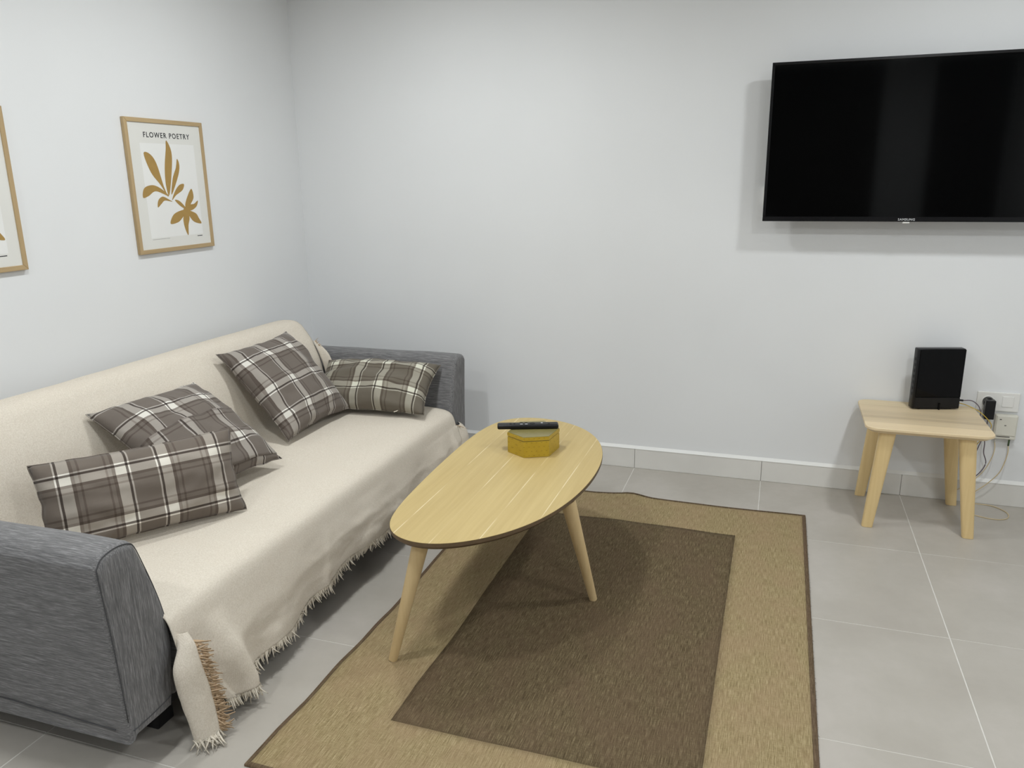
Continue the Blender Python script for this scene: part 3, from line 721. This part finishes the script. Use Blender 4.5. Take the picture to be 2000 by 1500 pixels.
for sx_ in (0, 1):
    for sy_ in (0, 1):
        bx, by = (2.836, 3.204)[sx_], (-0.400, -0.058)[sy_]; tx, ty = (2.876, 3.158)[sx_], (-0.394, -0.067)[sy_]
        V = []; Fc = []; n = 16; rows = 9
        for i in range(rows):
            u = i/(rows-1); c = Vector((bx, by, 0.001)).lerp(Vector((tx, ty, SZ-0.0235)), u); hw = 0.021+0.010*u; hd = 0.017+0.008*u
            for k in range(n):
                a = 2*math.pi*k/n; cc, ss = math.cos(a), math.sin(a); e = 0.55
                V.append((c.x+hw*math.copysign(abs(cc)**e, cc), c.y+hd*math.copysign(abs(ss)**e, ss), c.z))
        for i in range(rows-1):
            for k in range(n): Fc.append((i*n+k, i*n+(k+1) % n, (i+1)*n+(k+1) % n, (i+1)*n+k))
        Fc += [tuple(range(n))[::-1], tuple((rows-1)*n+k for k in range(n))]
        o = link('leg', mesh(V, Fc), 'ash_leg', stool); smooth_shade(o, 50)

# ------------------------------------------------------------------ router
A_, B_ = Vector((2.994, -0.135, SZ)), Vector((3.180, -0.085, SZ)); ex = (B_-A_).normalized(); ey = Vector((0, 0, 1)).cross(ex)
Wr = (B_-A_).length; Mr = Matrix.Translation(A_) @ Matrix((ex, ey, Vector((0, 0, 1)))).transposed().to_4x4()
Dr, Hr = 0.042, 0.262
rou = thing('router', tuple((A_+B_)/2+ey*0.02), 'upright glossy black internet router standing on the side table', 'router')
link('casing', box_me(0, Wr, 0.004, Dr, 0.004, Hr, 0.004, 2, True, Mr), 'black_plastic', rou)
link('front_panel', box_me(0.008, Wr-0.001, 0.0, 0.005, 0.055, Hr-0.003, 0.0012, 1, False, Mr), 'router_gloss', rou)
link('base_panel', box_me(0.008, Wr-0.001, 0.0015, 0.006, 0.006, 0.053, 0.001, 1, False, Mr), 'black_plastic', rou)
link('foot', box_me(0.03, Wr-0.03, 0.006, Dr-0.002, 0.0003, 0.0045, 0.001, 1, False, Mr), 'black_plastic_matte', rou)
link('status_light', box_me(Wr*0.55, Wr*0.55+0.006, -0.004, 0.004, 0.0004, 0.030, 0.001, 1, False, Mr), 'router_gloss', rou)
for k in range(7): link('side_vent', box_me(-0.0008, 0.002, 0.016, 0.026, 0.06+k*0.025, 0.072+k*0.025, 0, 1, False, Mr), 'router_gloss', rou)

# ------------------------------------------------------------------ sockets and cables
sk = thing('wall_socket', (3.337, 0, 0.463), 'white double wall plate with round socket and square cover beside the side table', 'socket')
link('plate', box_me(3.258, 3.417, -0.010, -0.0003, 0.423, 0.505, 0.003, 2), 'white_plastic', sk)
link('cover', box_me(3.352, 3.395, -0.0125, -0.009, 0.443, 0.490, 0.0015, 1), 'white_plastic', sk)
bm = bmesh.new(); n = 28
prof = [(0.0250, -0.0095), (0.0250, -0.0115), (0.0222, -0.0120), (0.0210, -0.0102)]
rings = [[bm.verts.new((3.300+q*math.cos(2*math.pi*k/n), y, 0.463+q*math.sin(2*math.pi*k/n))) for k in range(n)] for q, y in prof]
for a, b in zip(rings, rings[1:]):
    for k in range(n): bm.faces.new((a[k], a[(k+1) % n], b[(k+1) % n], b[k]))
link('socket_ring', bm2me(bm, True), 'white_plastic', sk)
ad = thing('power_adapter', (3.300, -0.04, 0.44), 'black plug-in power adapter in the white wall socket', 'adapter')
bm = bmesh.new(); bmesh.ops.create_cone(bm, cap_ends=True, segments=28, radius1=0.0205, radius2=0.0205, depth=0.022); bm.transform(Matrix.Translation((3.300, -0.0220, 0.463)) @ Matrix.Rotation(math.pi/2, 4, 'X'))
link('plug_base', bm2me(bm), 'black_plastic', ad); smooth_shade(bpy.data.objects[ad.children[0].name] if ad.children else COL.objects[-1])
link('body', box_me(3.2815, 3.3185, -0.064, -0.030, 0.398, 0.480, 0.003, 2), 'black_plastic', ad)
fb = thing('fibre_box', (3.372, 0, 0.36), 'ivory surface-mounted fibre outlet box below the wall plate', 'outlet box')
link('body', box_me(3.334, 3.418, -0.026, -0.0003, 0.305, 0.412, 0.004, 2), 'ivory_plastic', fb)
link('lid', box_me(3.338, 3.414, -0.029, -0.0255, 0.322, 0.408, 0.002, 1), 'ivory_plastic', fb)
link('screw', box_me(3.349, 3.356, -0.0298, -0.0285, 0.391, 0.395), 'slot_dark', fb)
link('screw', box_me(3.369, 3.376, -0.0298, -0.0285, 0.366, 0.369), 'slot_dark', fb)
link('groove', box_me(3.346, 3.395, -0.0272, -0.0255, 0.3155, 0.3185), 'slot_dark', fb)
link('cable_gland', tube_me([(3.399, -0.014, 0.306), (3.398, -0.015, 0.275)], 0.0035, 10), 'cable_green', fb)
link('cable_gland', tube_me([(3.346, -0.014, 0.306), (3.346, -0.014, 0.286)], 0.0030, 10), 'ivory_plastic', fb)
def cable(name, pts, r, mat, label, n=8):
    o = link(name, tube_me(spline(pts, n), r, 8), mat, None, pts[0]); return tag(o, label, 'cable')
rp = Mr @ Vector((Wr+0.001, 0.03, 0.035))
pc = cable('power_cable', [rp+Vector((0.022, -0.002, 0.0)), (3.232, -0.045, 0.470), (3.257, -0.048, 0.452), (3.268, -0.052, 0.428), (3.272, -0.050, 0.400), (3.300, -0.045, 0.30), (3.304, -0.042, 0.245), (3.318, -0.040, 0.196), (3.295, -0.035, 0.140), (3.245, -0.030, 0.09), (3.255, -0.040, 0.16), (3.295, -0.046, 0.33), (3.300, -0.047, 0.3975)], 0.0022, 'cable_dark', 'thin dark grey power cable from the router drooping behind the side table')
o = link('connector', tube_me([rp, rp+Vector((0.012, -0.001, 0.0005)), rp+Vector((0.024, -0.002, 0.0))], 0.0042, 10), 'black_plastic', pc)
cable('fibre_cable', [rp+Vector((-0.002, 0.008, -0.012)), (3.215, -0.038, 0.448), (3.258, -0.050, 0.430), (3.290, -0.066, 0.405), (3.312, -0.068, 0.372), (3.300, -0.050, 0.33), (3.262, -0.03, 0.24), (3.25, -0.022, 0.15)], 0.0018, 'cable_yellow', 'thin yellow fibre cable running over the right edge of the side table')
cable('outlet_cable', [(3.346, -0.014, 0.287), (3.348, -0.022, 0.262), (3.340, -0.032, 0.222), (3.318, -0.036, 0.165), (3.285, -0.034, 0.115), (3.24, -0.028, 0.07), (3.19, -0.026, 0.03)], 0.0018, 'cable_cream', 'shorter cream cable hanging from the outlet box behind the side table leg')
cable('outlet_cable', [(3.398, -0.015, 0.276), (3.396, -0.030, 0.240), (3.376, -0.040, 0.165), (3.335, -0.040, 0.105), (3.290, -0.034, 0.055), (3.275, -0.028, 0.020), (3.300, -0.024, 0.0025), (3.364, -0.032, 0.0025), (3.405, -0.080, 0.0025), (3.409, -0.130, 0.0025), (3.385, -0.172, 0.0025), (3.335, -0.184, 0.0025), (3.275, -0.160, 0.0025), (3.230, -0.120, 0.0025)], 0.0020, 'cable_cream', 'longer cream cable from the outlet box looping on the floor tiles')

# ------------------------------------------------------------------ television
TX0, TX1, TZ0, TZ1 = 2.338, 3.448, 1.216, 1.846
TY = -0.120
tv = thing('television', (2.893, 0, 1.53), 'large black flat-screen television mounted on the white back wall', 'television')
link('housing', box_me(TX0+0.002, TX1-0.002, TY+0.006, TY+0.030, TZ0+0.002, TZ1-0.002, 0.004, 2), 'tv_bezel', tv)
link('rear_hump', box_me(TX0+0.12, TX1-0.12, TY+0.029, TY+0.060, TZ0+0.06, TZ1-0.20, 0.012, 2), 'black_plastic_matte', tv)
link('screen', box_me(TX0+0.010, TX1-0.010, TY+0.0025, TY+0.007, TZ0+0.018, TZ1-0.010), 'screen', tv)
bz = [(TX0, TX1, TZ1-0.011, TZ1), (TX0, TX1, TZ0, TZ0+0.019), (TX0, TX0+0.011, TZ0+0.019, TZ1-0.011), (TX1-0.011, TX1, TZ0+0.019, TZ1-0.011)]
for x0, x1, z0, z1 in bz: link('bezel', box_me(x0, x1, TY, TY+0.010, z0, z1, 0.0012, 1), 'tv_bezel', tv)
me = text_me('SAMSUNG', 0.0125, 0.0002, 1.15); me.transform(Matrix.Translation((2.893, TY-0.0003, TZ0+0.0085)) @ Matrix.Rotation(math.pi/2, 4, 'X')); link('logo', me, 'silver', tv)
link('sensor', box_me(2.880, 2.906, TY+0.001, TY+0.012, TZ0-0.007, TZ0+0.001, 0.002, 1), 'white_plastic', tv)
link('wall_bracket', box_me(2.70, 3.09, -0.045, -0.0003, 1.35, 1.70, 0.003, 1), 'black_plastic_matte', tv)
link('bracket_arm', box_me(2.76, 2.80, -0.064, -0.040, 1.32, 1.72, 0.002, 1), 'black_plastic_matte', tv)
link('bracket_arm', box_me(2.99, 3.03, -0.064, -0.040, 1.32, 1.72, 0.002, 1), 'black_plastic_matte', tv)
o = thing('junction_box', (2.36, 0, 1.32), 'small white box on the wall peeking out behind the left edge of the television', 'outlet box')
link('body', box_me(2.332, 2.412, -0.022, -0.0003, 1.280, 1.358, 0.003, 2), 'white_plastic', o)
link('lid', box_me(2.336, 2.408, -0.025, -0.0215, 1.284, 1.354, 0.0015, 1), 'white_plastic', o)

# ------------------------------------------------------------------ framed prints
def leafpoly(pts, n=6):
    return [(p.x, p.y) for p in spline([(a, b, 0) for a, b in pts], n, True)]
ART = {'leaf': [
  [(-0.1335, 0.128), (-0.1015, 0.127), (-0.0715, 0.091), (-0.0455, 0.001), (-0.0285, -0.042), (-0.0625, 0.006), (-0.1075, 0.057)],
  [(-0.0015, 0.182), (0.0205, 0.140), (0.0135, 0.075), (-0.0195, -0.034), (-0.0325, 0.005), (-0.0275, 0.075), (-0.010, 0.145)],
  [(0.0485, 0.110), (0.0585, 0.084), (0.0435, 0.040), (-0.0065, -0.034), (0.0105, 0.031), (0.0365, 0.075)],
  [(0.0725, 0.008), (0.0605, -0.016), (0.020, -0.036), (-0.0075, -0.056), (0.0135, -0.022), (0.0435, 0.004)],
  [(-0.1655, -0.041), (-0.1535, -0.005), (-0.1055, 0.006), (-0.0595, -0.010), (-0.0225, -0.040), (-0.0915, -0.018), (-0.1355, -0.036)],
  [(-0.0925, -0.082), (-0.0855, -0.054), (-0.0585, -0.040), (-0.0245, -0.053), (-0.0075, -0.062), (-0.0485, -0.056), (-0.0695, -0.068)]],
 'petal': [
  [(0.073+0.021*math.cos(k*math.pi/4), -0.100+0.017*math.sin(k*math.pi/4)) for k in range(8)],
  [(0.1145, -0.012), (0.1225, -0.047), (0.1015, -0.074), (0.0805, -0.098), (0.0655, -0.080), (0.0865, -0.041)],
  [(0.1465, -0.062), (0.1345, -0.086), (0.1025, -0.101), (0.0795, -0.098), (0.0955, -0.078), (0.120, -0.075)],
  [(0.0085, -0.056), (0.0325, -0.059), (0.0585, -0.079), (0.0705, -0.097), (0.0355, -0.080)],
  [(-0.0325, -0.150), (-0.0085, -0.114), (0.0455, -0.098), (0.0745, -0.101), (0.0405, -0.130), (0.0115, -0.147)],
  [(0.0645, -0.204), (0.0475, -0.167), (0.0475, -0.126), (0.0765, -0.100), (0.0835, -0.132), (0.0715, -0.164)],
  [(0.1535, -0.159), (0.1105, -0.150), (0.0845, -0.125), (0.0745, -0.100), (0.1235, -0.114), (0.1405, -0.135)]]}
def framed(yc, label, title):
    zc = 1.3935; hw, hh, bw = 0.2195, 0.262, 0.0165
    root = thing('picture_frame', (0, yc, zc), label, 'picture', 'framed botanical prints')
    F0, F1 = 0.0006, 0.016
    def rail(pts, mt):
        bm = bmesh.new(); a = [bm.verts.new((F0, y, z)) for y, z in pts]; b = [bm.verts.new((F1, y, z)) for y, z in pts]
        bm.faces.new(a); bm.faces.new(b[::-1])
        for k in range(4): bm.faces.new((a[k], a[(k+1) % 4], b[(k+1) % 4], b[k]))
        bmesh.ops.bevel(bm, geom=list(bm.edges), offset=0.0012, segments=1, affect='EDGES')
        link('frame_rail', bm2me(bm), mt, root)
    y0, y1, z0, z1 = yc-hw, yc+hw, zc-hh, zc+hh
    rail([(y0, z0), (y0, z1), (y0+bw, z1-bw), (y0+bw, z0+bw)], 'frame_oak_v'); rail([(y1, z1), (y1, z0), (y1-bw, z0+bw), (y1-bw, z1-bw)], 'frame_oak_v')
    rail([(y0, z1), (y1, z1), (y1-bw, z1-bw), (y0+bw, z1-bw)], 'frame_oak_h'); rail([(y1, z0), (y0, z0), (y0+bw, z0+bw), (y1-bw, z0+bw)], 'frame_oak_h')
    pr = link('print', box_me(0.004, 0.0110, y0+bw-0.003, y1-bw+0.003, z0+bw-0.003, z1-bw+0.003), 'paper', root)
    link('print_panel', box_me(0.0108, 0.0112, yc-0.148, yc+0.158, zc-0.203, zc+0.168), 'paper_panel', pr)
    for kind in ('leaf', 'petal'):
        for k, pl in enumerate(ART[kind]):
            q = leafpoly(pl); V = [(0.0116+0.00001*k, yc+a, zc+b) for a, b in q]
            bm = bmesh.new(); f = bm.faces.new([bm.verts.new(v) for v in V]); bmesh.ops.triangulate(bm, faces=[f])
            me = bpy.data.meshes.new('m'); bm.to_mesh(me); bm.free(); link('printed_'+kind, me, 'ink_ochre', pr)
    TM = Matrix(((0, 0, 1, 0), (1, 0, 0, 0), (0, 1, 0, 0), (0, 0, 0, 1)))
    if title:
        me = text_me(title, 0.0285, 0.0004, 1.22); me.transform(Matrix.Translation((0.0113, yc+0.006, zc+0.199)) @ TM); link('title_lettering', me, 'ink_dark', pr)
    link('fine_print', box_me(0.0109, 0.0113, yc-0.142, yc-0.045, zc-0.209, zc-0.2075), 'ink_grey', pr)
    link('fine_print', box_me(0.0109, 0.0113, yc+0.121, yc+0.152, zc-0.2115, zc-0.2085), 'ink_dark', pr)
framed(-0.9625, 'oak-framed print reading FLOWER POETRY with ochre leaves and flower', 'FLOWER POETRY')
framed(-1.6867-0.2195, 'oak-framed print cut off by the left edge of the view', None)
